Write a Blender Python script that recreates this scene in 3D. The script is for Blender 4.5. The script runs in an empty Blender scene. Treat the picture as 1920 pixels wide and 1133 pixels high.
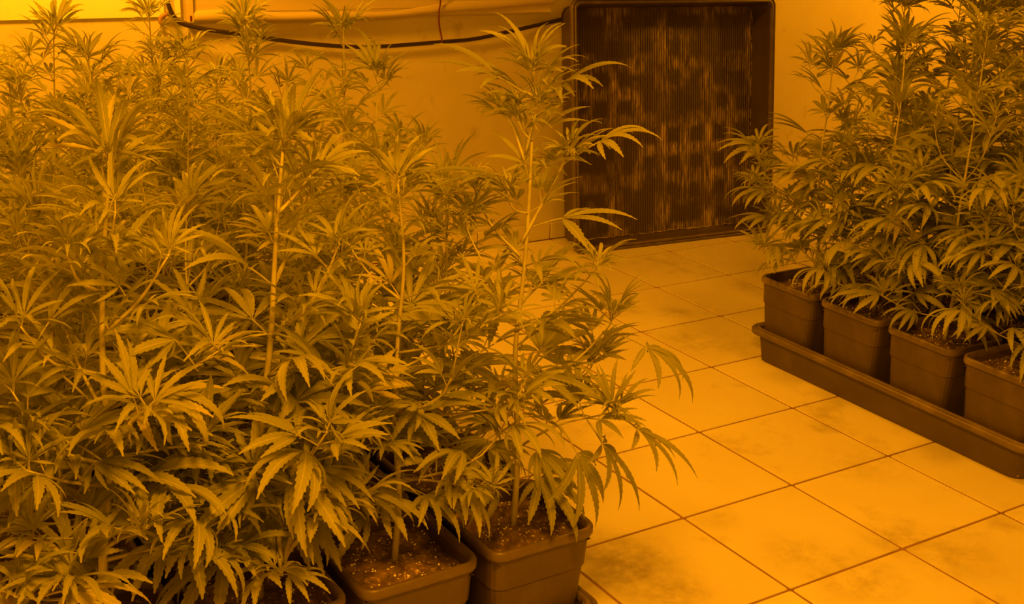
import bpy, math, random
from mathutils import Vector, Matrix, noise
R = math.radians
scene = bpy.context.scene
C = scene.collection

# ------------------------------------------------------------------ camera
CAM = Vector((-2.4034, -2.5799, 1.5908))
YAW, PIT, ROL, FPX = R(33.2235), R(18.8647), R(2.3557), 2299.1
IW, IH = 1920, 1133
fwd = Vector((math.sin(YAW)*math.cos(PIT), math.cos(YAW)*math.cos(PIT), -math.sin(PIT)))
_r = Vector((math.cos(YAW), -math.sin(YAW), 0)); _u = _r.cross(fwd)
rgt = _r*math.cos(ROL) + _u*math.sin(ROL); upv = _u*math.cos(ROL) - _r*math.sin(ROL)
cd = bpy.data.cameras.new('camera'); cam = bpy.data.objects.new('camera', cd); C.objects.link(cam)
cd.sensor_width = 36; cd.sensor_fit = 'HORIZONTAL'; cd.lens = 36*FPX/IW; cd.clip_start = .02
m = Matrix((rgt, upv, -fwd)).transposed().to_4x4(); m.translation = CAM
cam.matrix_world = m; scene.camera = cam

# ------------------------------------------------------------------ view, world
vs = scene.view_settings
vs.view_transform = 'Standard'; vs.look = 'None'; vs.gamma = 1; vs.exposure = 0.1; vs.use_curve_mapping = False
w = bpy.data.worlds.new('world'); scene.world = w; w.use_nodes = True
w.node_tree.nodes['Background'].inputs[0].default_value = (1, .34, .02, 1)
w.node_tree.nodes['Background'].inputs[1].default_value = 0.02

# ------------------------------------------------------------------ lamps of the room (sodium grow lamps; their hoods are built further down)
SODIUM = (1.0, .325, .003)
# x, y, z, power, cone in degrees, blend, bulb radius, where the hood points
LAMPS = [(0.10, -0.55, 2.20, 62, 112, .25, .12, (0, 0, -1)),
         (-1.90, -1.90, 2.25, 268, 165, .4, .22, (0, 0, -1)),
         (-1.45, 1.30, 2.00, 136, 170, .3, .14, (0, 0, -1)),
         (3.30, 0.90, 2.00, 150, 110, .5, .14, (-.2, .9, -.4))]  # unseen; tilt made up to light the back wall and spare the floor
for x, y, z, pw, an, bl, rd, aim in LAMPS:
    l = bpy.data.lights.new('sodium_light', 'SPOT'); l.energy = pw; l.color = SODIUM
    l.spot_size = R(an); l.spot_blend = bl; l.shadow_soft_size = rd
    o = bpy.data.objects.new('sodium_light', l); C.objects.link(o); o.location = (x, y, z)
    o.rotation_euler = Vector(aim).to_track_quat('-Z', 'Y').to_euler()

# ------------------------------------------------------------------ helpers
def tag(o, label=None, cat=None, group=None, kind=None):
    if label: o['label'] = label
    if cat: o['category'] = cat
    if group: o['group'] = group
    if kind: o['kind'] = kind
    return o
def empty(name, loc, rz=0):
    o = bpy.data.objects.new(name, None); C.objects.link(o); o.location = loc; o.rotation_euler = (0, 0, rz)
    o.empty_display_size = .1
    return o
def link(name, me, parent=None, mat=None):
    if mat is not None and not me.materials: me.materials.append(mat)
    o = bpy.data.objects.new(name, me); C.objects.link(o)
    if parent is not None: o.parent = parent
    return o
class MB:
    def __init__(s): s.v = []; s.f = []; s.uv = None
    def add(s, vs, fs):
        n = len(s.v); s.v += [tuple(q) for q in vs]; s.f += [tuple(i+n for i in f) for f in fs]
    def box(s, x0, x1, y0, y1, z0, z1):
        s.add([(x0,y0,z0),(x1,y0,z0),(x1,y1,z0),(x0,y1,z0),(x0,y0,z1),(x1,y0,z1),(x1,y1,z1),(x0,y1,z1)],
              [(3,2,1,0),(4,5,6,7),(0,1,5,4),(1,2,6,5),(2,3,7,6),(3,0,4,7)])
    def tube(s, pts, rad, n=6, caps=True):
        pts = [Vector(q) for q in pts]; N = len(pts)
        rads = rad if isinstance(rad, (list, tuple)) else [rad]*N
        vs = []; pv = None
        for i in range(N):
            d = (pts[min(i+1, N-1)] - pts[max(i-1, 0)]).normalized()
            if pv is None:
                a = Vector((0, 0, 1)) if abs(d.z) < .9 else Vector((1, 0, 0))
                pv = d.cross(a).normalized()
            pv = (pv - d*pv.dot(d)).normalized(); b = d.cross(pv)
            for k in range(n):
                t = 2*math.pi*k/n; vs.append(pts[i] + (pv*math.cos(t) + b*math.sin(t))*rads[i])
        fs = [(i*n+k, i*n+(k+1) % n, (i+1)*n+(k+1) % n, (i+1)*n+k) for i in range(N-1) for k in range(n)]
        if caps: fs += [tuple(range(n))[::-1], tuple((N-1)*n+k for k in range(n))]
        s.add(vs, fs)
    def rings(s, rings, close_bottom=False, close_top=False):
        n = len(rings[0]); vs = [q for r in rings for q in r]
        fs = [(i*n+k, i*n+(k+1) % n, (i+1)*n+(k+1) % n, (i+1)*n+k) for i in range(len(rings)-1) for k in range(n)]
        if close_bottom: fs.append(tuple(range(n))[::-1])
        if close_top: fs.append(tuple((len(rings)-1)*n+k for k in range(n)))
        s.add(vs, fs)
    def mesh(s, name, smooth=False):
        me = bpy.data.meshes.new(name); me.from_pydata(s.v, [], s.f); me.update()
        if smooth: me.shade_smooth()
        return me
    def build(s, name, mat, parent=None, smooth=False): return link(name, s.mesh(name, smooth), parent, mat)
def rrect(hx, hy, r, z, n=5):
    out = []
    for cx, cy, a0 in ((hx-r, hy-r, 0), (-hx+r, hy-r, 90), (-hx+r, -hy+r, 180), (hx-r, -hy+r, 270)):
        for k in range(n+1):
            a = R(a0 + 90*k/n); out.append((cx+r*math.cos(a), cy+r*math.sin(a), z))
    return out
def bezier(pts, n=8):                       # Catmull-Rom through points
    P = [Vector(q) for q in pts]; P = [P[0]*2-P[1]] + P + [P[-1]*2-P[-2]]; out = []
    for i in range(1, len(P)-2):
        a, b, c, d = P[i-1:i+3]
        for k in range(n):
            t = k/n
            out.append(.5*((2*b)+(c-a)*t+(2*a-5*b+4*c-d)*t*t+(3*b-a-3*c+d)*t**3))
    out.append(P[-2]); return out
# ---- materials
def mat(name, col, rough=.6, spec=.5):
    m = bpy.data.materials.new(name); m.use_nodes = True
    b = m.node_tree.nodes['Principled BSDF']
    b.inputs['Base Color'].default_value = (*col, 1); b.inputs['Roughness'].default_value = rough
    b.inputs['Specular IOR Level'].default_value = spec
    return m, m.node_tree, b
def N(t, kind, **kw):
    n = t.nodes.new(kind)
    for k, v in kw.items():
        if k.startswith('i_'): n.inputs[k[2:].replace('_', ' ')].default_value = v
        else: setattr(n, k, v)
    return n
def noise_mix(t, base_in, c1, c2, scale, lo=.35, hi=.65, detail=6, coord='pos', vec_scale=None, rough=.55):
    if coord == 'pos': src = N(t, 'ShaderNodeNewGeometry').outputs['Position']
    else: src = N(t, 'ShaderNodeTexCoord').outputs['Object']
    if vec_scale:
        mp = N(t, 'ShaderNodeMapping'); mp.inputs['Scale'].default_value = vec_scale
        t.links.new(src, mp.inputs['Vector']); src = mp.outputs[0]
    nz = N(t, 'ShaderNodeTexNoise', i_Scale=scale, i_Detail=detail, i_Roughness=rough); t.links.new(src, nz.inputs['Vector'])
    rp = N(t, 'ShaderNodeMapRange'); rp.inputs['From Min'].default_value = lo; rp.inputs['From Max'].default_value = hi
    t.links.new(nz.outputs['Fac'], rp.inputs['Value'])
    mx = N(t, 'ShaderNodeMix', data_type='RGBA')
    for sock, c in ((6, c1), (7, c2)):
        if isinstance(c, tuple): mx.inputs[sock].default_value = (*c, 1)
        else: t.links.new(c, mx.inputs[sock])
    t.links.new(rp.outputs[0], mx.inputs[0])
    if base_in is not None: t.links.new(mx.outputs[2], base_in)
    return mx.outputs[2], nz.outputs['Fac']
def bump(t, b, h, strength=.2, dist=.01):
    bn = N(t, 'ShaderNodeBump'); bn.inputs['Strength'].default_value = strength; bn.inputs['Distance'].default_value = dist
    t.links.new(h, bn.inputs['Height']); t.links.new(bn.outputs[0], b.inputs['Normal'])

M = {}
# wall paint: weathered ochre plaster
m, t, b = mat('wall_paint', (.55, .5, .4), .75)
c0, h = noise_mix(t, None, (.58, .54, .43), (.66, .62, .5), 2.2)
c1, h2 = noise_mix(t, b.inputs['Base Color'], c0, (.40, .34, .25), 9, .60, .80)
bump(t, b, h2, .25, .004); M['wall'] = m
m, t, b = mat('white_board', (.86, .84, .78), .5)
_, h = noise_mix(t, b.inputs['Base Color'], (.88, .86, .80), (.80, .77, .70), 3); M['white'] = m
m, t, b = mat('panel_wood', (.6, .52, .4), .55)
_, h = noise_mix(t, b.inputs['Base Color'], (.62, .55, .43), (.54, .46, .35), 3, vec_scale=(.6, 1, 5)); bump(t, b, h, .15, .004); M['panel'] = m
m, t, b = mat('ceiling_paint', (.75, .72, .66), .8); noise_mix(t, b.inputs['Base Color'], (.76, .73, .67), (.70, .66, .6), 3); M['ceil'] = m
# floor tile: glazed, smudged with dried soil
m, t, b = mat('floor_tile', (.7, .66, .58), .42, .4)
c0, h = noise_mix(t, None, (.76, .73, .66), (.70, .66, .58), 2.0)
c1, h1 = noise_mix(t, None, c0, (.36, .30, .22), 3.1, .56, .82, 9, rough=.68)
geo = N(t, 'ShaderNodeNewGeometry')
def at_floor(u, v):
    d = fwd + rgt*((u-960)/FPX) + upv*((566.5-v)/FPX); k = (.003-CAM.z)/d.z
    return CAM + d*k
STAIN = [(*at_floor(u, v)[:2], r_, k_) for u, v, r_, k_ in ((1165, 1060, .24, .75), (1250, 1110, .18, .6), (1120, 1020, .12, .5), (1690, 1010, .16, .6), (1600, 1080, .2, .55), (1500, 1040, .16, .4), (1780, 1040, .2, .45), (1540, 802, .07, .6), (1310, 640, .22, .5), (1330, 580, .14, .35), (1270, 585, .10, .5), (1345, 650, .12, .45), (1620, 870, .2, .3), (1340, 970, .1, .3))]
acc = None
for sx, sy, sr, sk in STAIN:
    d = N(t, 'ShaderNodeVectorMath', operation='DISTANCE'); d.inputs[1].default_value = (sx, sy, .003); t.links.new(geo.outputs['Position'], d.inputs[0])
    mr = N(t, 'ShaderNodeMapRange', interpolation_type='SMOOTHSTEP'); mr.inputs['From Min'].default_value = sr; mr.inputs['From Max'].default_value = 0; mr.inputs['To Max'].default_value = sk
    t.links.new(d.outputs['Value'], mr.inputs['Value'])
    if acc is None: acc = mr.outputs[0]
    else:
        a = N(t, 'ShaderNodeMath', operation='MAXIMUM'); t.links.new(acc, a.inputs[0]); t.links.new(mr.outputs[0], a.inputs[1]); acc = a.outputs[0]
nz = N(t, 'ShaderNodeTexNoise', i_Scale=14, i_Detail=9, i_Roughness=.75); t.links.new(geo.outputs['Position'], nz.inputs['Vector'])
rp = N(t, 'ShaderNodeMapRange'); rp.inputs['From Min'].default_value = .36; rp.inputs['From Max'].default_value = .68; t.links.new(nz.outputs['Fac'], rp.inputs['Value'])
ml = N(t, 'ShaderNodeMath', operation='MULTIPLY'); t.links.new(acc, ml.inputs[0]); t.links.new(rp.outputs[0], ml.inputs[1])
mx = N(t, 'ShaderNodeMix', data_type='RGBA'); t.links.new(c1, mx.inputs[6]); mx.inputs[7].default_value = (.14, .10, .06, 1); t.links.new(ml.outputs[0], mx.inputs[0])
oi = N(t, 'ShaderNodeObjectInfo'); hs = N(t, 'ShaderNodeHueSaturation'); mr = N(t, 'ShaderNodeMapRange'); mr.inputs['To Min'].default_value = .95; mr.inputs['To Max'].default_value = 1.05
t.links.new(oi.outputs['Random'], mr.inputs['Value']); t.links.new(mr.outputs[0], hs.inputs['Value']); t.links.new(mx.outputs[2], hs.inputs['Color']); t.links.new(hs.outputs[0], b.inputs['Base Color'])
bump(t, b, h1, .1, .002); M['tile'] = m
m, t, b = mat('grout', (.14, .10, .07), .9); noise_mix(t, b.inputs['Base Color'], (.30, .17, .095), (.20, .115, .065), 9); M['grout'] = m
# black plastic of pots and trays, dusty
m, t, b = mat('black_plastic', (.05, .045, .04), .5)
_, h = noise_mix(t, b.inputs['Base Color'], (.072, .052, .032), (.10, .075, .047), 12, .45, .75, coord='obj'); M['plastic'] = m
m, t, b = mat('rim_plastic', (.07, .06, .05), .4)
_, h = noise_mix(t, b.inputs['Base Color'], (.11, .085, .055), (.20, .16, .10), 16, .5, .8, coord='obj'); M['rim'] = m
m, t, b = mat('cable_rubber', (.03, .02, .018), .5); M['cable'] = m
m, t, b = mat('red_wire', (.12, .02, .015), .5); M['wire'] = m
m, t, b = mat('clip_plastic', (.35, .2, .1), .5); M['clip'] = m
# ridged tray floor: lime left around where pots stood
m, t, b = mat('limed_tray_floor', (.06, .05, .045), .5)
tc = N(t, 'ShaderNodeTexCoord'); sx = N(t, 'ShaderNodeSeparateXYZ'); t.links.new(tc.outputs['Object'], sx.inputs[0])
def cell(out, pitch, half, off=0):           # 1 outside the pot marks, along one axis
    a = N(t, 'ShaderNodeMath', operation='ADD'); a.inputs[1].default_value = 50*pitch + off; t.links.new(out, a.inputs[0])
    m_ = N(t, 'ShaderNodeMath', operation='MODULO'); m_.inputs[1].default_value = pitch; t.links.new(a.outputs[0], m_.inputs[0])
    s = N(t, 'ShaderNodeMath', operation='SUBTRACT'); s.inputs[1].default_value = pitch/2; t.links.new(m_.outputs[0], s.inputs[0])
    ab = N(t, 'ShaderNodeMath', operation='ABSOLUTE'); t.links.new(s.outputs[0], ab.inputs[0])
    mr = N(t, 'ShaderNodeMapRange'); mr.inputs['From Min'].default_value = half-.012; mr.inputs['From Max'].default_value = half+.012; t.links.new(ab.outputs[0], mr.inputs['Value'])
    return mr.outputs[0]
def mth(op, a, b_):
    n = N(t, 'ShaderNodeMath', operation=op)
    for i, q in enumerate((a, b_)):
        if isinstance(q, (int, float)): n.inputs[i].default_value = q
        else: t.links.new(q, n.inputs[i])
    return n.outputs[0]
big = mth('MAXIMUM', cell(sx.outputs[0], .27, .088), cell(sx.outputs[1], .27, .088))
small = mth('MAXIMUM', cell(sx.outputs[0], .135, .040), cell(sx.outputs[1], .135, .040))
nb = N(t, 'ShaderNodeTexNoise', i_Scale=3.3, i_Detail=3); t.links.new(tc.outputs['Object'], nb.inputs['Vector'])
sel = N(t, 'ShaderNodeMapRange'); sel.inputs['From Min'].default_value = .47; sel.inputs['From Max'].default_value = .53; t.links.new(nb.outputs['Fac'], sel.inputs['Value'])
mixm = N(t, 'ShaderNodeMix'); t.links.new(sel.outputs[0], mixm.inputs[0]); t.links.new(big, mixm.inputs[2]); t.links.new(small, mixm.inputs[3])
mp = N(t, 'ShaderNodeMapping'); mp.inputs['Scale'].default_value = (26, 3.0, 1); t.links.new(tc.outputs['Object'], mp.inputs[0])
n2 = N(t, 'ShaderNodeTexNoise', i_Scale=3.0, i_Detail=6, i_Roughness=.7); t.links.new(mp.outputs[0], n2.inputs['Vector'])
r2 = N(t, 'ShaderNodeMapRange'); r2.inputs['From Min'].default_value = .40; r2.inputs['From Max'].default_value = .68; t.links.new(n2.outputs['Fac'], r2.inputs['Value'])
n3 = N(t, 'ShaderNodeTexNoise', i_Scale=4.2, i_Detail=4); t.links.new(tc.outputs['Object'], n3.inputs['Vector'])
r3 = N(t, 'ShaderNodeMapRange'); r3.inputs['From Min'].default_value = .36; r3.inputs['From Max'].default_value = .62; t.links.new(n3.outputs['Fac'], r3.inputs['Value'])
fac = mth('MULTIPLY', mth('MULTIPLY', mixm.outputs[0], r2.outputs[0]), r3.outputs[0])
mx = N(t, 'ShaderNodeMix', data_type='RGBA'); mx.inputs[6].default_value = (.08, .06, .04, 1); mx.inputs[7].default_value = (.62, .5, .36, 1); t.links.new(fac, mx.inputs[0])
t.links.new(mx.outputs[2], b.inputs['Base Color']); M['limed'] = m
m, t, b = mat('lime_scale', (.35, .3, .22), .9); noise_mix(t, b.inputs['Base Color'], (.42, .36, .27), (.16, .13, .1), 18, .4, .6, coord='obj'); M['lime'] = m
# soil
m, t, b = mat('potting_soil', (.07, .045, .03), .95)
c0, h = noise_mix(t, None, (.065, .040, .026), (.22, .15, .09), 38, .35, .7, 8, coord='obj')
c1, h = noise_mix(t, b.inputs['Base Color'], c0, (.42, .29, .16), 90, .58, .70, 4, coord='obj'); bump(t, b, h, .8, .006); M['soil'] = m
m, t, b = mat('perlite', (.8, .77, .7), .8); M['perlite'] = m
m, t, b = mat('dry_moss', (.32, .22, .11), .95); noise_mix(t, b.inputs['Base Color'], (.40, .28, .14), (.2, .13, .07), 60, coord='obj'); M['moss'] = m
# plant
def plant_mat(name, ca, cb, vein, trans):
    m, t, b = mat(name, ca, .5, .35)
    oi = N(t, 'ShaderNodeObjectInfo')
    mx = N(t, 'ShaderNodeMix', data_type='RGBA'); mx.inputs[6].default_value = (*ca, 1); mx.inputs[7].default_value = (*cb, 1); t.links.new(oi.outputs['Random'], mx.inputs[0])
    uv = N(t, 'ShaderNodeUVMap'); sp = N(t, 'ShaderNodeSeparateXYZ'); t.links.new(uv.outputs[0], sp.inputs[0])
    # midrib: u = .5
    s = N(t, 'ShaderNodeMath', operation='SUBTRACT'); s.inputs[1].default_value = .5; t.links.new(sp.outputs[0], s.inputs[0])
    a = N(t, 'ShaderNodeMath', operation='ABSOLUTE'); t.links.new(s.outputs[0], a.inputs[0])
    mr = N(t, 'ShaderNodeMapRange'); mr.inputs['From Min'].default_value = .07; mr.inputs['From Max'].default_value = .03; t.links.new(a.outputs[0], mr.inputs['Value'])
    # side veins: stripes in v - .35*|u|
    k = N(t, 'ShaderNodeMath', operation='MULTIPLY_ADD'); k.inputs[1].default_value = -.22; t.links.new(a.outputs[0], k.inputs[0]); t.links.new(sp.outputs[1], k.inputs[2])
    q = N(t, 'ShaderNodeMath', operation='MULTIPLY'); q.inputs[1].default_value = 2*math.pi*12; t.links.new(k.outputs[0], q.inputs[0])
    sn = N(t, 'ShaderNodeMath', operation='SINE'); t.links.new(q.outputs[0], sn.inputs[0])
    r2 = N(t, 'ShaderNodeMapRange'); r2.inputs['From Min'].default_value = .75; r2.inputs['From Max'].default_value = 1; r2.inputs['To Max'].default_value = .35; t.links.new(sn.outputs[0], r2.inputs['Value'])
    mxm = N(t, 'ShaderNodeMath', operation='MAXIMUM'); t.links.new(mr.outputs[0], mxm.inputs[0]); t.links.new(r2.outputs[0], mxm.inputs[1])
    m2 = N(t, 'ShaderNodeMix', data_type='RGBA'); t.links.new(mx.outputs[2], m2.inputs[6]); m2.inputs[7].default_value = (*vein, 1); t.links.new(mxm.outputs[0], m2.inputs[0])
    t.links.new(m2.outputs[2], b.inputs['Base Color'])
    if trans:
        tr = N(t, 'ShaderNodeBsdfTranslucent'); t.links.new(m2.outputs[2], tr.inputs['Color'])
        ms = N(t, 'ShaderNodeMixShader'); ms.inputs[0].default_value = trans
        t.links.new(b.outputs[0], ms.inputs[1]); t.links.new(tr.outputs[0], ms.inputs[2])
        t.links.new(ms.outputs[0], t.nodes['Material Output'].inputs['Surface'])
    return m
M['leaf_old'] = plant_mat('yellowed_leaf', (.42, .42, .07), (.52, .50, .10), (.65, .6, .2), .42)
M['leaf'] = plant_mat('hemp_leaf', (.28, .31, .05), (.36, .38, .07), (.48, .48, .14), .42)
m, t, b = mat('hemp_stem', (.42, .42, .16), .55); noise_mix(t, b.inputs['Base Color'], (.46, .46, .18), (.34, .33, .12), 30, coord='obj'); M['stem'] = m
m, t, b = mat('lamp_metal', (.7, .7, .68), .25); b.inputs['Metallic'].default_value = 1; M['alu'] = m
m, t, b = mat('lamp_bulb', (1, .6, .2), .3); b.inputs['Emission Color'].default_value = (1, .45, .05, 1); b.inputs['Emission Strength'].default_value = 6; M['bulb'] = m

# ------------------------------------------------------------------ room shell
T = .4; WY = 2.02
def struct(mb, name, mt): return tag(mb.build(name, mt), kind='structure')
XL, XR, YF, ZC = -3.2, 4.0, -4.0, 2.6
q = MB(); q.box(XL, XR, YF, WY, -.12, .0008); floor = struct(q, 'floor', M['grout']); floor['label'] = 'square tiled floor with dark grout joints'
G = .0040; tb = MB(); hx = T/2-G
tb.rings([rrect(hx, hx, .004, -.003, 1), rrect(hx, hx, .004, .0015, 1), rrect(hx-.0008, hx-.0008, .004, .003, 1)], False, True)
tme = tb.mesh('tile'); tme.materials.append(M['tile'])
rnd = random.Random(3)
for i in range(-8, 10):
    for j in range(-8, 5):
        x, y = (i+.5)*T, (j+.5)*T
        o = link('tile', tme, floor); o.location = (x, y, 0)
        o.rotation_euler = (rnd.uniform(-.0015, .0015), rnd.uniform(-.0015, .0015), rnd.uniform(-.002, .002))
cut = MB(); cut.box(XL, XR, WY, WY+.12, -.12, ZC); wall_back = struct(cut, 'wall_back', M['wall'])
q = MB(); q.box(XL-.12, XL, YF, WY, -.12, ZC); struct(q, 'wall_left', M['wall'])
q = MB(); q.box(XR, XR+.12, YF, WY, -.12, ZC); struct(q, 'wall_right', M['wall'])
q = MB(); q.box(XL, XR, YF-.12, YF, -.12, ZC); struct(q, 'wall_front', M['wall'])
q = MB(); q.box(XL, XR, YF, WY, ZC, ZC+.1); struct(q, 'ceiling', M['ceil'])
# tiled skirting along the back wall, one piece per floor tile
q = MB(); q.box(XL, XR, WY-.004, WY+.001, 0, .078); bb = struct(q, 'baseboard_back', M['grout'])
q = MB(); q.rings([rrect(T/2-.003, .039, .003, 0, 1), rrect(T/2-.003, .039, .003, .009, 1), rrect(T/2-.005, .037, .003, .011, 1)], False, True)
sk = q.mesh('skirting_tile'); sk.materials.append(M['wall'])
for i in range(-8, 10):
    o = link('skirting_tile', sk, bb); o.location = ((i+.5)*T, WY-.003, .042); o.rotation_euler = (R(90), 0, 0)
# white board over the upper wall, and the projecting panel box beside it
q = MB(); q.box(XL, -.985, WY-.012, WY+.001, 1.072, ZC); o = struct(q, 'trim_1', M['white']); o['label'] = 'bright white board covering the upper wall'
pn = empty('wall_panel', (-.9, WY, 1.06)); tag(pn, 'long shallow panel box with a curled lower lip fixed along the back wall', 'panel')
q = MB(); q.box(0, 1.62, -.05, .001, .03, 1.3); q.build('board', M['panel'], pn)
# lip: wavy strip along the lower edge
q = MB(); n = 60; top = []; ring = []
for k in range(n+1):
    x = 1.62*k/n; wv = .006*math.sin(x*5.1+1)+.003*math.sin(x*13)
    z0 = -.006 + .042*max(0, (x-.6)/1.02)**1.3 + wv*.5; z1 = z0+.026+wv
    ring.append([(x, -.05, z1+.006), (x, -.064, z1), (x, -.068, z0+.008), (x, -.058, z0), (x, -.05, z0+.004)])
q.add([p for r_ in ring for p in r_], [(i*5+k, (i+1)*5+k, (i+1)*5+k+1, i*5+k+1) for i in range(n) for k in range(4)])
q.build('lower_lip', M['panel'], pn, True)
q = MB(); q.box(0, 1.62, -.048, .001, .0, .032); q.build('bottom_board', M['panel'], pn)
q = MB(); q.box(-.012, .006, -.068, .001, -.004, 1.3); q.build('end_board', M['panel'], pn)
q = MB(); q.box(-.05, -.03, -.030, .001, .012, 1.3); q.build('batten', M['white'], pn)
q = MB(); q.box(-.008, .0, -.0695, -.066, .0, .02); q.build('screw_slot', M['wire'], pn)
# cables
def at_wall(u, v, y):
    d = fwd + rgt*((u-960)/FPX) + upv*((566.5-v)/FPX); s = (y-CAM.y)/d.y
    return CAM + d*s
pts = [at_wall(u, v, WY-.085) for u, v in ((300, -45), (312, -3), (322, 24), (337, 42), (375, 53), (425, 61))] + \
      [at_wall(u, v, WY-.03) for u, v in ((500, 72), (580, 82), (660, 88), (720, 87), (825, 79), (890, 73), (960, 58))] + [at_wall(u, v, WY-.012) for u, v in ((1040, 39.5), (1052, 37))]
pts = [Vector((pts[0].x-.03, pts[0].y, ZC)), Vector((pts[0].x-.02, pts[0].y, 1.8))] + pts
q = MB(); q.tube(bezier(pts, 6), .0085, 8); tag(q.build('power_cable', M['cable'], None, True), 'thick black cable sagging along the back wall below the panel', 'cable')
pts = [at_wall(u, v, WY-.075) for u, v in ((827, -60), (826, 0), (823, 25), (824, 50), (828, 70), (829, 83))]
pts = [Vector((pts[0].x, pts[0].y, ZC)), Vector((pts[0].x+.01, pts[0].y, 1.8))] + pts
q = MB(); q.tube(bezier(pts, 6), .0035, 6); tag(q.build('hanging_wire', M['wire'], None, True), 'thin dark red wire hanging down in front of the panel', 'wire')
c = at_wall(313, 37, WY-.02); q = MB()
q.tube([c+Vector((.030*math.cos(a)-.0, -.012, .022*math.sin(a))) for a in [R(20+k*26) for k in range(9)]], .008, 7)
o = q.build('cable_clip', M['clip'], None, True); tag(o, 'small brown hook holding the cable at the board corner', 'hook')

# ------------------------------------------------------------------ trays
def tray_parts(root, S=1.16, D=.12, limed=False):
    h = S/2; rc = .045
    q = MB()
    q.rings([rrect(h-.032, h-.032, rc, 0), rrect(h-.020, h-.020, rc, D-.02), rrect(h-.018, h-.018, rc, D-.002),
             rrect(h-.024, h-.024, rc, D-.002), rrect(h-.026, h-.026, rc, D-.02), rrect(h-.038, h-.038, rc, .008)], True, True)
    q.build('basin', M['plastic'], root, False)
    q = MB()          # rolled lip with a groove
    prof = [(-.028, D-.012), (-.027, D+.001), (-.021, D+.004), (-.0155, D+.001), (-.0145, D-.003), (-.0125, D-.003), (-.0115, D+.001), (-.006, D+.003), (0, D-.003), (.001, D-.016), (-.003, D-.022), (-.008, D-.018), (-.012, D-.008)]
    q.rings([rrect(h+a, h+a, rc+a, z, 6) for a, z in prof]); q.build('lip', M['rim'], root, True)
    q = MB(); n = 80; Lh = h-.040; vs = []; fs = []        # ridges across the floor of the tray
    step = 2*Lh/n
    for k in range(n):
        x = -Lh+k*step
        q.add([(x, -Lh, .0085), (x+step*.3, -Lh, .0135), (x+step*.6, -Lh, .0135), (x+step*.9, -Lh, .0085),
               (x, Lh, .0085), (x+step*.3, Lh, .0135), (x+step*.6, Lh, .0135), (x+step*.9, Lh, .0085)],
              [(0, 1, 5, 4), (1, 2, 6, 5), (2, 3, 7, 6)])
    tag(q.build('ridged_floor', M['limed'], root), kind='stuff')
    if limed:                                               # crust of lime along the foot of the side walls
        for side in range(2):
            q = MB(); rr = random.Random(side+5); top = []
            pts = []
            for k in range(70):
                a = -Lh+2*Lh*k/69
                pts.append((Lh+.002+rr.uniform(-.004, .004), a, .013) if side == 0 else (a, -Lh-.0+rr.uniform(-.003, .003), .013))
            q.tube(pts, [rr.uniform(.0008, .0035) for _ in pts], 5); q.build('lime_crust', M['lime'], root)
def flat_tray(loc, label):
    r = empty('plant_tray', loc); tag(r, label, 'tray'); tray_parts(r); return r
TS = 1.16
flat_tray((.575+TS/2, .425-TS/2, .003), 'black plastic tray holding the pots beside the open floor, opposite the denser block')
flat_tray((-.955-TS/2, -.209, .003), 'black plastic tray under the denser block of plants, farther from the back wall')
flat_tray((-.955-TS/2, .9705, .003), 'black plastic tray under the denser block of plants, closer to the back wall')
# the empty tray leaning on the wall, its ridged inside turned to the room
lt = empty('leaning_tray', (0, 0, 0)); tag(lt, 'empty black tray with lime marks of pots, leaning upright against the back wall', 'tray')
LS, LD = 1.135, .145
tray_parts(lt, LS, LD, True)
th = R(7.75); yawt = R(-4.5)
X = Vector((math.cos(yawt), math.sin(yawt), 0))                       # along its foot
Bk = Vector((-math.sin(yawt), math.cos(yawt), 0))                     # horizontally towards the wall
Y = Vector((0, 0, 1))*math.cos(th) + Bk*math.sin(th)                  # up the tray
Z = X.cross(Y)                                                        # out of the tray, towards the room
foot = Vector((.755, 1.735, .004))                                    # lower left corner of the lip
cen = foot + X*(LS/2) + Y*(LS/2) - Z*LD
mm = Matrix((X, Y, Z)).transposed().to_4x4(); mm.translation = cen; lt.matrix_world = mm

# ------------------------------------------------------------------ pots and soil (shared meshes)
PH, PT = .30, .131
q = MB(); c = .030
q.rings([rrect(.102, .102, c, 0, 4), rrect(.1165, .1165, c, .200, 4), rrect(.1195, .1195, c, .206, 4), rrect(.123, .123, c, PH-.02, 4), rrect(.1235, .1235, c, PH-.006, 4),
         rrect(.120, .120, c, PH-.006, 4), rrect(.116, .116, c, .2, 4), rrect(.112, .112, c, .15, 4)], True, True)
pot_me = q.mesh('pot', False); pot_me.materials.append(M['plastic'])
q = MB()
q.rings([rrect(.1225, .1225, c, PH-.024, 4), rrect(.1275, .1275, c, PH-.024, 4), rrect(PT, PT, c+.004, PH-.018, 4), rrect(PT, PT, c+.004, PH-.005, 4), rrect(PT-.003, PT-.003, c+.002, PH, 4), rrect(.1225, .1225, c, PH, 4), rrect(.1195, .1195, c, PH-.004, 4), rrect(.1195, .1195, c, PH-.02, 4)])
rim_me = q.mesh('rim', True); rim_me.materials.append(M['rim'])
SOILZ = PH-.036
soil_mes = []; perl_mes = []
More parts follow.
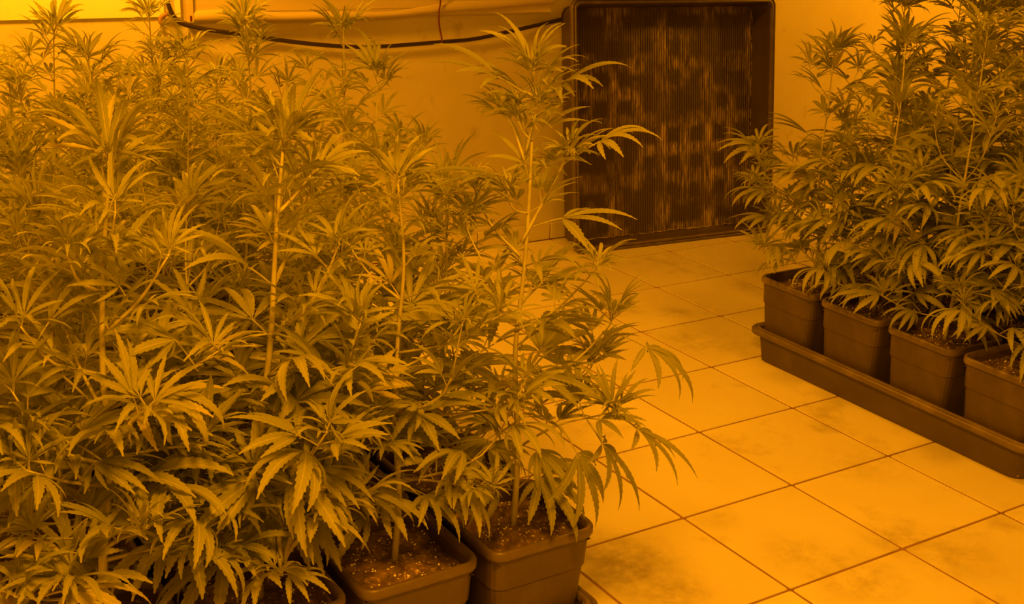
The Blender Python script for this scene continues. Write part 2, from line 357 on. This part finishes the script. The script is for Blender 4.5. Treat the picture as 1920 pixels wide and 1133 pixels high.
for k in range(4):
    q = MB(); n = 28; hs_ = .119
    vs = []
    for a in range(n+1):
        for b_ in range(n+1):
            x, y = -hs_+2*hs_*a/n, -hs_+2*hs_*b_/n
            z = SOILZ + .011*noise.noise(Vector((x*13+k*7, y*13, k*3.1))) + .006*noise.noise(Vector((x*45, y*45+k*5, 2))) + .010*math.exp(-(x*x+y*y)/.002)
            vs.append((x, y, z))
    q.add(vs, [(a*(n+1)+b_, (a+1)*(n+1)+b_, (a+1)*(n+1)+b_+1, a*(n+1)+b_+1) for a in range(n) for b_ in range(n)])
    me = q.mesh('soil', True); me.materials.append(M['soil']); soil_mes.append(me)
    rr = random.Random(k); p_ = MB()
    for _ in range(190):
        a, b_ = rr.randrange(1, n), rr.randrange(1, n); x, y, z = vs[a*(n+1)+b_]
        x += rr.uniform(-.004, .004); y += rr.uniform(-.004, .004); s = rr.choice((.0013, .0016, .002, .0026, .0034))*rr.uniform(.8, 1.2)
        sx_, sy_, sz_ = s*rr.uniform(.7, 1.3), s*rr.uniform(.7, 1.3), s*rr.uniform(.7, 1.2)
        p_.add([(x+sx_, y, z), (x-sx_, y, z), (x, y+sy_, z), (x, y-sy_, z), (x, y, z+sz_), (x, y, z-sz_)],
               [(0, 2, 4), (2, 1, 4), (1, 3, 4), (3, 0, 4), (2, 0, 5), (1, 2, 5), (3, 1, 5), (0, 3, 5)])
    me = p_.mesh('perlite_grains', True); me.materials.append(M['perlite']); perl_mes.append(me)

# ------------------------------------------------------------------ leaves (shared meshes)
def leaf_mesh(nl, L, W, pet, droop, p0, fold, spread, teeth, seed):
    """palmate serrated leaf: stalk along +X from the origin, blades fanned out in XY and bent down"""
    rr = random.Random(seed); vs = []; fs = []; uvs = []
    npet = 5; rad = .0016*(L/.12)**.5
    pp = [Vector((pet*k/(npet-1), 0, pet*.10*math.sin(math.pi*.5*k/(npet-1)))) for k in range(npet)]
    mb = MB(); mb.tube(pp, rad, 4, False); vs += mb.v; fs += mb.f; uvs += [(.5, .01)]*len(mb.v)
    tip = pp[-1]
    half = nl//2
    fac = [1, .93, .74, .48, .27]; ang = [0, 27, 57, 96, 140]
    for j in range(-half, half+1):
        a = R(ang[abs(j)]*spread + rr.uniform(-5, 5))*(1 if j >= 0 else -1)
        l = L*fac[abs(j)]*rr.uniform(.92, 1.06); wd = l*W*rr.uniform(.9, 1.1)*(1.0 if abs(j) < 2 else 1.08)
        tn = max(4, int(teeth*(fac[abs(j)]**.6))); ns = 2*tn
        dr = droop*rr.uniform(.7, 1.35); pt = p0 + rr.uniform(-.12, .12) - .12*abs(j)*(.5)
        tw = rr.uniform(-.3, .3); swing = rr.uniform(-.18, .18)
        pos = tip.copy(); mids = []; lefts = []; rights = []
        stalk = .05
        for i in range(ns+1):
            s = i/ns
            hd = a + swing*s; pi_ = pt - dr*s*s*.9 - dr*.25*s
            d = Vector((math.cos(hd)*math.cos(pi_), math.sin(hd)*math.cos(pi_), math.sin(pi_)))
            side = Vector((-math.sin(hd), math.cos(hd), 0)); up = d.cross(side)
            side = side*math.cos(tw*s) + up*math.sin(tw*s); up = d.cross(side)
            pr = max(0, math.sin(math.pi*min(1, max(0, (s-.02)/.98))**.82))**.95
            wv = wd*.5*pr
            out = 1.0 if i % 2 == 1 else .80
            push = l/ns*(.75 if i % 2 == 1 else 0.05)
            if i == ns: wv = 0; push = 0
            mids.append(pos.copy())
            e = up*(fold*wv) + d*push
            lefts.append(pos + side*(wv*out) + e); rights.append(pos - side*(wv*out) + e)
            pos = pos + d*(l/ns)
        n0 = len(vs)
        for i in range(ns+1):
            s = i/ns; vs += [tuple(mids[i]), tuple(lefts[i]), tuple(rights[i])]; uvs += [(.5, s), (1, s), (0, s)]
        for i in range(ns):
            m0, m1 = n0+3*i, n0+3*i+3
            if i == 0: fs += [(m0, m1, m1+1), (m0, m1+2, m1)]
            elif i == ns-1: fs += [(m0, m1, m0+1), (m0, m0+2, m1)]
            else: fs += [(m0, m1, m1+1, m0+1), (m0, m0+2, m1+2, m1)]
    me = bpy.data.meshes.new('leaf'); me.from_pydata(vs, [], fs); me.update()
    ul = me.uv_layers.new(name='UVMap')
    for lp in me.loops: ul.data[lp.index].uv = uvs[lp.vertex_index]
    me.materials.append(M['leaf']); me.shade_smooth()
    return me
LEAF = {}
LEAF['fan'] = [leaf_mesh((7, 7, 9, 7, 5, 7)[k], .150, .180, (.06, .075, .07, .055, .06, .085)[k], (.55, .75, .9, .6, .7, 1.0)[k], (.15, .05, .1, .2, .0, .05)[k], .35, (.9, 1, .95, .85, 1, .9)[k], 13, 100+k) for k in range(6)]
LEAF['mid'] = [leaf_mesh((5, 7, 5, 5, 7, 3)[k], .118, .168, .04, (.6, .8, .5, .9, .7, .6)[k], (.2, .1, .25, .1, .15, .1)[k], .4, (.85, .9, .8, .95, .8, .9)[k], 11, 200+k) for k in range(6)]
LEAF['top'] = [leaf_mesh((5, 5, 7, 3, 5, 7)[k], .085, .125, .016, (.7, 1.1, .8, .9, 1.3, .6)[k], (.30, .35, .25, .3, .45, .3)[k], .5, (1.1, .95, 1.0, 1.2, .9, 1.05)[k], 8, 300+k) for k in range(6)]
LEAF['nar'] = [leaf_mesh((5, 7, 5, 5, 7, 3)[k], .128, .125, .045, (.7, 1.0, .8, 1.2, .6, .9)[k], (.25, .2, .3, .15, .25, .2)[k], .5, (1.0, .9, 1.1, .95, 1.05, 1.1)[k], 12, 500+k) for k in range(6)]
LEAF['low'] = [leaf_mesh((7, 5, 7, 9, 7)[k], .145, .175, .06, (.9, 1.1, 1.3, 1.0, .8)[k], (-.25, -.35, -.15, -.3, -.5)[k], .3, (.85, .8, .9, .9, .75)[k], 13, 400+k) for k in range(5)]

UP = Vector((0, 0, 1))
def frame(d, up=UP):
    X = d.normalized(); Y = up.cross(X)
    if Y.length < 1e-3: Y = Vector((0, 1, 0))
    Y.normalize(); Z = X.cross(Y)
    return Matrix((X, Y, Z)).transposed().to_4x4()
LOG = []; BR = []                               # every leaf; every branch with its base and its own leaves
def put_leaf(root, kind, pos, d, scale, rr, roll=.35):
    o = bpy.data.objects.new('leaf', rr.choice(LEAF[kind])); C.objects.link(o); o.parent = root
    if rr.random() < .02:
        o.material_slots[0].link = 'OBJECT'; o.material_slots[0].material = M['leaf_old']
    mt = frame(d) @ Matrix.Rotation(rr.uniform(-roll, roll), 4, 'X') @ Matrix.Diagonal((scale, scale*(1 if rr.random() < .5 else -1), scale, 1))
    mt.translation = pos; o.matrix_local = mt; LOG.append(o)
    return o
def polyat(pts, s):
    s = max(0, min(.9999, s))*(len(pts)-1); i = int(s); return pts[i].lerp(pts[i+1], s-i)
def hdir(az, el): return Vector((math.cos(az)*math.cos(el), math.sin(az)*math.cos(el), math.sin(el)))
def top_cluster(root, pos, rr, n, sc, ax=UP):
    a0 = rr.uniform(0, 6.28)
    for k in range(n):
        el = R(rr.uniform(15, 75)*(1-.25*(k < n//2)))
        put_leaf(root, 'top', pos - ax*(.004*k), hdir(a0+k*2.4, el), sc*rr.uniform(.7, 1.25), rr)
def branch(root, pts, r0, rr, leafsc, nnode, low=False, cluster=5, br_leaves=2, slim=False):
    cur = bezier(pts, 4); q = MB(); n = len(cur)
    q.tube(cur, [r0*(1-.6*k/(n-1)) for k in range(n)], 5)
    bo = q.build('branch', M['stem'], root, True); n0 = len(LOG)
    az = rr.uniform(0, 3.14)
    for k in range(nnode):
        s = (k+1)/(nnode+.6)
        p = polyat(cur, s); ax = (polyat(cur, min(1, s+.05))-polyat(cur, s-.05)).normalized()
        for e in range(br_leaves):
            aa = az + k*1.57 + e*3.14 + rr.uniform(-.4, .4)
            d = hdir(aa, R(rr.uniform(-5, 35))) + ax*.55
            put_leaf(root, ('nar' if slim else 'low' if low and rr.random() < .6 else 'mid') if s < .8 else ('nar' if slim else 'mid'), p, d, leafsc*rr.uniform(.7, 1.15)*(1-.25*s), rr)
    ax = (cur[-1]-cur[-3]).normalized()
    top_cluster(root, cur[-1], rr, cluster, leafsc*1.0, ax)
    BR.append((bo, root, cur[0].copy(), LOG[n0:]))
def potted(x, y, base_z, label, group, seed):
    root = empty('potted_cannabis_plant', (x, y, base_z)); tag(root, label, 'plant', group)
    p = link('pot', pot_me, root); link('rim', rim_me, p)
    k = seed % 4; s = link('soil', soil_mes[k], root); s.rotation_euler.z = (seed//4 % 4)*math.pi/2
    g = link('perlite_grains', perl_mes[k], s); tag(g, kind='stuff')
    return root
def grow(root, topz, seed, lean=(0, 0), dens=1.0, low=True, minz=.0, bl=1.0, stem_r=.0065, nb=1.0, leafsc=1.0, skirt=None, slim=True, clear=None):
    """stem, side branches and leaves of one plant; topz = world height of its tip"""
    rr = random.Random(seed); bz = root.location.z
    H = topz - bz - SOILZ; base = Vector((0, 0, SOILZ-.01))
    ctrl = [base]
    for k in range(1, 6):
        s = k/5; ctrl.append(Vector((lean[0]*s**1.3 + rr.uniform(-.012, .012)*(k < 5), lean[1]*s**1.3 + rr.uniform(-.012, .012)*(k < 5), SOILZ + H*.97*s)))
    st = bezier(ctrl, 6); n = len(st); q = MB(); q.tube(st, [stem_r*(1-.72*k/(n-1)) for k in range(n)], 7); q.build('stem', M['stem'], root, True)
    az = rr.uniform(0, 6.28); z = .10
    nodes = []
    while z < H*.95:
        nodes.append(z); z += (.088 if z < H*.6 else .066)*rr.uniform(.8, 1.2)/dens
    for k, z in enumerate(nodes):
        s = z/H; p = polyat(st, s); az += 1.57 + rr.uniform(-.35, .35)
        if z + SOILZ + bz < minz: continue
        for e in range(2):
            aa = az + e*math.pi + rr.uniform(-.25, .25)
            if clear is not None and s < .8:              # the stem stays open on this side
                df = (aa-clear+math.pi) % (2*math.pi) - math.pi
                if abs(df) < .75: aa = clear + (.8 if df > 0 else -.8)*rr.uniform(1, 1.3)
            el = R(rr.uniform(5, 40) if s > .3 else rr.uniform(-15, 25))
            kind = 'fan' if .22 < s < .58 else ('low' if s <= .22 else 'nar' if slim else 'mid')
            if s > .6: el = R(rr.uniform(20, 55))
            sc = leafsc*(1.05*rr.uniform(.75, 1.15)*(1-.35*max(0, s-.6)/.4))
            put_leaf(root, kind, p, hdir(aa, el), sc, rr)
            if s < .86 and rr.random() < (.72 if s < .58 else .45)*nb:
                bln = bl*(.30*(1-s)**.8 + .05)*rr.uniform(.7, 1.2)
                ab = aa + rr.uniform(-.5, .5); e0 = R(rr.uniform(20, 45)); e1 = R(rr.uniform(45, 75))
                p1 = p + hdir(ab, e0)*bln*.5; p2 = p1 + hdir(ab, e1)*bln*.5
                branch(root, [p, p1, p2], stem_r*.42, rr, leafsc*(.95 if s < .5 else .8), max(1, int(bln/.085*dens)), low and s < .35, 3, 2, slim and s > .5)
    if skirt:                                    # low side branches: azimuth, half spread, how many, length, height range
        az0, sp, cnt, ln, z0, z1 = skirt
        for k in range(cnt):
            zz = z0 + (z1-z0)*(k+.5)/cnt; p = polyat(st, zz/H); ab = az0 + (1 if k % 2 else -1)*(.65 + (sp-.55)*abs(math.sin(k*2.4+seed)))
            L_ = ln*rr.uniform(.75, 1.2); p1 = p + hdir(ab, R(rr.uniform(5, 30)))*L_*.5; p2 = p1 + hdir(ab, R(rr.uniform(0, 40)))*L_*.5
            branch(root, [p, p1, p2], stem_r*.42, rr, leafsc*.98, 2, True, 3)
    top_cluster(root, st[-1], rr, 5, 1.0*leafsc)
    for k in range(3): put_leaf(root, 'nar', polyat(st, .985-.02*k), hdir(k*1.7+az, R(rr.uniform(25, 60))), .8*leafsc, rr)
    return st

def at_plane(root, u, v, off=0):                 # pixel -> point on the upright plane through a plant that faces the camera
    d = fwd + rgt*((u-960)/FPX) + upv*((566.5-v)/FPX); f = Vector((math.sin(YAW), math.cos(YAW), 0))
    s = ((root.location - CAM).dot(f) + off)/d.dot(f)
    return CAM + d*s - root.location
# ------------------------------------------------------------------ the plants
BZ = .003+.0125
XS = [-1.105, -1.392, -1.679, -1.966]
YS = [-.64, -.352, -.065, .222, .540, .827, 1.114, 1.401]
TOPS = {0: [1.30, 1.10, 1.20, 1.19], 1: [1.00, 1.02, 1.01, 1.03], 2: [1.20, 1.00, 1.04, 1.06], 3: [1.27, 1.02, 1.22, 1.04],
        4: [.98, 1.18, 1.02], 5: [1.22, 1.25, 1.21], 6: [1.00, 1.02, 1.02], 7: [.96, .99, 1.0]}
LR = Vector((math.cos(YAW), -math.sin(YAW)))
def lean(k): return (LR.x*k, LR.y*k)
FRONT = ['tall open cannabis plant in corner pot, side branches reaching over the bare floor tiles',
         'cannabis plant with drooping leaves, second pot from the open floor, perlite-speckled soil showing',
         'cannabis plant with thick pale stem, third pot from the open floor in the outermost row',
         'cannabis plant with thick pale stem, fourth pot from the open floor in the outermost row']
ORD = ['first', 'second', 'third', 'fourth', 'fifth', 'sixth', 'seventh', 'eighth']
seed = 40
for r_, y in enumerate(YS):
    for c_, x in enumerate(XS):
        if c_ >= len(TOPS[r_]): continue
        seed += 1
        if r_ == 0: lab, grp = FRONT[c_], None
        elif c_ == 0: lab, grp = '%s cannabis plant from the back wall, in the column edging the open floor' % ORD[7-r_], None
        else: lab, grp = 'cannabis plant in %s row from back wall, %s pot from open floor, larger block' % (ORD[7-r_], ORD[c_]), 'plants inside the larger block'
        root = potted(x, y, BZ, lab, grp or 'potted cannabis plants', seed)
        tz = TOPS[r_][c_]
        if r_ == 0:
            ca = math.atan2(CAM.y-y, CAM.x-x)
            grow(root, tz, seed, lean(.065 if c_ >= 2 else .0), (.85 if c_ == 0 else 1.0), True, 0, (.45 if c_ == 0 else 1.1), (.0075 if c_ < 2 else .0098), (.35 if c_ == 0 else 1), (1.0 if c_ < 2 else 1.25),
                 None if c_ == 0 else (ca, 1.3, (0, 6, 8, 8)[c_], .22, .10, .50), True, ca if c_ >= 1 else None)
        else:
            hid = (.22 if r_ < 3 else .4) if c_ > 0 else .0
            grow(root, tz, seed, lean(random.Random(seed).uniform(-.04, .04)), 1.0, True, hid if r_ < 5 else .35, 1.0, .0055, 1)
        if r_ == 0 and c_ == 0: P1 = root
        if r_ == 0 and c_ == 2: P3 = root
        if r_ == 0 and c_ == 3: P4 = root
# hand-placed side branches of the corner plant, read off the photograph
rr = random.Random(9)
def px_branch(root, pix, offs, r0, nnode, sc, cl=5):
    pts = [at_plane(root, u, v, o_) for (u, v), o_ in zip(pix, offs)]
    branch(root, pts, r0, rr, sc, nnode, False, cl)
px_branch(P1, [(978, 455), (1010, 395), (1045, 330), (1068, 278)], (0, .0, -.02, -.03), .0042, 2, .9, 6)
px_branch(P1, [(983, 300), (960, 235), (935, 205)], (0, .02, .03), .003, 1, .8, 5)
px_branch(P1, [(985, 290), (1000, 230), (1012, 190)], (0, -.02, -.03), .003, 1, .8, 5)
px_branch(P1, [(965, 620), (1030, 590), (1095, 530), (1122, 492)], (0, -.03, -.06, -.08), .0032, 2, .8, 6)
px_branch(P1, [(962, 720), (1060, 690), (1135, 620), (1150, 590)], (0, -.02, -.03, -.03), .0032, 3, .95, 5)
px_branch(P1, [(956, 800), (1040, 740), (1100, 700), (1120, 660)], (0, .03, .06, .07), .003, 3, .95, 5)
px_branch(P1, [(955, 850), (1040, 800), (1120, 780), (1160, 770)], (0, -.04, -.07, -.09), .0032, 3, 1.0, 5)
px_branch(P1, [(966, 600), (920, 520), (880, 440), (872, 400)], (0, .03, .05, .06), .003, 3, .9, 5)
px_branch(P1, [(956, 780), (900, 740), (860, 690), (845, 640)], (0, -.03, -.05, -.06), .003, 3, .95, 5)
px_branch(P1, [(975, 480), (920, 420), (885, 345)], (0, .06, .10), .003, 2, .8, 6)
for pix, of in (([(473, 1060), (440, 1040), (400, 1050)], (0, -.08, -.17)), ([(470, 1040), (540, 985), (590, 960)], (0, -.06, -.13)), ([(470, 960), (400, 890), (375, 880)], (0, -.07, -.13)), ([(474, 1095), (500, 1075), (530, 1080)], (0, -.09, -.17))):
    px_branch(P3, pix, of, .003, 2, 1.3, 3)
for pix, of in (([(178, 1040), (230, 1010), (265, 1000)], (0, -.08, -.16)), ([(176, 1010), (110, 1010), (60, 1010)], (0, -.06, -.12)), ([(172, 880), (80, 850), (20, 820)], (0, -.04, -.08)), ([(172, 850), (240, 800), (275, 765)], (0, -.05, -.10)), ([(179, 1090), (150, 1090), (130, 1080)], (0, -.08, -.15))):
    px_branch(P4, pix, of, .003, 2, 1.3, 3)
def px_leaf(root, kind, a, b_, oa, ob, sc):
    p = at_plane(root, *a, oa); d = at_plane(root, *b_, ob) - p
    put_leaf(root, kind, p, d, sc, rr, .15)
for a, b_, oa, ob, sc in [((1000, 425), (1110, 405), 0, -.02, 1.0), ((1000, 200), (1100, 140), -.02, -.03, 1.0), ((1070, 300), (1150, 260), -.03, -.05, .8),
                          ((978, 335), (840, 335), 0, 0, .95), ((984, 175), (850, 110), .0, .03, 1.0), ((1137, 618), (1230, 670), -.03, -.06, 1.0),
                          ((1150, 772), (1240, 850), -.08, -.1, 1.05), ((1100, 787), (1170, 920), -.07, -.1, 1.05), ((1050, 797), (1130, 960), -.05, -.1, 1.1),
                          ((955, 860), (1040, 930), 0, -.08, 1.0), ((958, 700), (1060, 720), 0, -.06, 1.0), ((962, 610), (1040, 600), 0, -.05, .9),
                          ((955, 800), (870, 860), 0, -.08, 1.0), ((958, 720), (860, 740), 0, -.06, 1.0), ((966, 560), (880, 560), 0, -.04, 1.0)]:
    px_leaf(P1, 'fan', a, b_, oa, ob, sc)
# clump of dry moss on the soil of the corner pot
q = MB(); rm = random.Random(2)
n = 14; vs = []
for a in range(9):
    ph = math.pi*.5*a/8
    for k in range(n):
        tt = 2*math.pi*k/n; rad = 1+.35*noise.noise(Vector((math.cos(tt)*2, math.sin(tt)*2, ph*2)))
        vs.append((-.075+.045*rad*math.cos(ph)*math.cos(tt), .055+.035*rad*math.cos(ph)*math.sin(tt), SOILZ-.004+.035*rad*math.sin(ph)))
q.add(vs, [(i*n+k, i*n+(k+1) % n, (i+1)*n+(k+1) % n, (i+1)*n+k) for i in range(8) for k in range(n)])
q.build('moss_clump', M['moss'], P1)
# the smaller tray
RX = [.718, 1.005, 1.292, 1.579]; RY = [.278, -.009, -.296, -.583]
RT = {0: [1.13, 1.28, 1.30, 1.25], 1: [1.20, 1.30, 1.28, 1.26], 2: [1.28, 1.32, 1.27, 1.3], 3: [1.15, 1.25, 1.28, 1.24]}
for r_, y in enumerate(RY):
    for c_, x in enumerate(RX):
        if c_ >= len(RT[r_]): continue
        seed += 1
        if c_ == 0: lab = 'cannabis plant in %s pot from the back wall, edge row of the smaller group' % ORD[r_]; grp = 'potted cannabis plants'
        else: lab, grp = 'cannabis plant in %s row from back wall, %s pot from open floor, smaller group' % (ORD[r_], ORD[c_]), 'plants inside the smaller group'
        root = potted(x, y, BZ, lab, grp, seed)
        grow(root, RT[r_][c_], seed, lean(-.02 if c_ == 0 else 0), .82, True, 0 if c_ == 0 else .3, 1.1, .006, (.85 if c_ == 0 else .6), 1.25,
             (math.pi*1.08, .9, 8, .22, .06, .5) if c_ == 0 else None, False)

# ------------------------------------------------------------------ bend leaves clear of pots, soil, trays and other plants' stems
from mathutils.bvhtree import BVHTree
bpy.context.view_layer.update()
def tri(o): return BVHTree.FromPolygons([o.matrix_world @ v.co for v in o.data.vertices], [tuple(p.vertices) for p in o.data.polygons])
def box(o, mw=None):
    c = [(mw or o.matrix_world) @ Vector(k) for k in o.bound_box]
    return [min(k[i] for k in c) for i in range(3)] + [max(k[i] for k in c) for i in range(3)]
def meets(a, b_): return all(a[i] <= b_[i+3] and b_[i] <= a[i+3] for i in range(3))
wood = [[bo, rt, tri(bo), box(bo), bs, lv] for bo, rt, bs, lv in BR]      # branches of different plants that run through each other swing aside
wood += [[o, o.parent, tri(o), box(o), None, None] for o in C.objects if o.name.split('.')[0] == 'stem']
def crosses(e): return any(f[1] is not e[1] and meets(e[3], f[3]) and e[2].overlap(f[2]) for f in wood)
for e in wood:
    if e[4] is None or not crosses(e): continue
    old = [(o, o.matrix_local.copy()) for o in [e[0]] + e[5]]
    for a_ in (8, -8, 14, -14, 22, -22, 32, -32):
        rot = Matrix.Translation(e[4]) @ Matrix.Rotation(R(a_), 4, 'Z') @ Matrix.Translation(-e[4])
        for o, m_ in old: o.matrix_local = rot @ m_
        bpy.context.view_layer.update(); e[2] = tri(e[0]); e[3] = box(e[0])
        if not crosses(e): break
plants = [o for o in C.objects if o.name.startswith('potted_cannabis_plant')]
hard = []                                        # obstacle, its plant, box, triangles
for o in C.objects:
    k = o.name.split('.')[0]
    if k in ('pot', 'soil', 'stem', 'moss_clump'): hard.append((o, o.parent, box(o), tri(o), k))
    elif k == 'rim': hard.append((o, o.parent.parent, box(o), tri(o), k))
    elif k in ('basin', 'lip'): hard.append((o, o.parent, box(o), tri(o), k))
TRIES = [(0, 0), (10, 0), (20, 0), (0, 15), (0, -15), (30, 0), (12, 25), (12, -25), (42, 0), (25, 40), (25, -40), (55, 0), (45, 50), (45, -50), (70, 0), (60, 80), (60, -80), (75, 120)]
for pl in plants:
    near = [h for h in hard if (h[0].matrix_world.translation - pl.matrix_world.translation).xy.length < 1.0]
    for lf in [c for c in pl.children if c.name.startswith('leaf')]:
        b0 = box(lf); rad = (Vector(b0[3:]) - Vector(b0[:3])).length
        obs = [h for h in near if not (h[4] == 'stem' and h[1] is pl) and meets([b0[i]-rad for i in range(3)] + [b0[i+3]+rad for i in range(3)], h[2])]
        if not obs: continue
        m0 = lf.matrix_local.copy(); base = m0.translation.copy(); done = False
        for sc in (1, .8, .62):
            for pit, yw in TRIES:
                d = m0.col[0].to_3d().normalized(); ax = d.cross(UP)
                if ax.length < 1e-3: ax = Vector((1, 0, 0))
                rot = Matrix.Rotation(R(yw), 4, 'Z') @ Matrix.Rotation(R(pit), 4, ax.normalized())
                m1 = Matrix.Translation(base) @ rot @ Matrix.Diagonal((sc, sc, sc, 1)) @ Matrix.Translation(-base) @ m0
                mw = pl.matrix_world @ m1; bx = box(lf, mw)
                cand = [h for h in obs if meets(bx, h[2])]
                if cand:
                    tl = BVHTree.FromPolygons([mw @ v.co for v in lf.data.vertices], [tuple(p.vertices) for p in lf.data.polygons])
                    if any(tl.overlap(h[3]) for h in cand): continue
                done = True; break
            if done: break
        if done and (sc, pit, yw) != (1, 0, 0): lf.matrix_local = m1

# ------------------------------------------------------------------ grow lamps over the plants, one tilted at the wall (above the frame)
for i, (x, y, z, pw, an, bl_, rd, aim) in enumerate(LAMPS):
    r0 = empty('grow_lamp', (x, y, z)); tag(r0, ['sodium grow lamp hung above the open floor', 'sodium grow lamp hung above the outermost row of pots', 'sodium grow lamp hung near the back wall over the larger block', 'unseen sodium lamp tilted to wash the back wall beyond the smaller group'][i], 'lamp', 'hanging grow lamps')
    r0.rotation_euler = Vector(aim).to_track_quat('-Z', 'Y').to_euler(); inv = r0.rotation_euler.to_matrix().inverted()
    q = MB()
    pr = [(-.26, -.02), (-.22, .07), (-.12, .13), (0, .15), (.12, .13), (.22, .07), (.26, -.02)]
    q.add([(a, s*.25, h+.03) for s in (-1, 1) for a, h in pr], [(k, k+1, k+8, k+7) for k in range(6)]); q.build('reflector', M['alu'], r0)
    q = MB(); q.tube([(0, -.2, .13), (0, -.15, .13), (0, .1, .13)], [.02, .028, .02], 10); q.build('bulb', M['bulb'], r0, True)
    q = MB(); q.tube([(0, -.27, .13), (0, -.19, .13)], .03, 10); q.build('socket', M['cable'], r0)
    for s in (-1, 1):
        q = MB(); a_ = Vector((0, s*.2, .178)); q.tube([a_, inv @ (r0.rotation_euler.to_matrix() @ a_ * 1.0 + Vector((0, 0, ZC - z - (r0.rotation_euler.to_matrix() @ a_).z)))], .003, 5); q.build('hanger', M['cable'], r0)
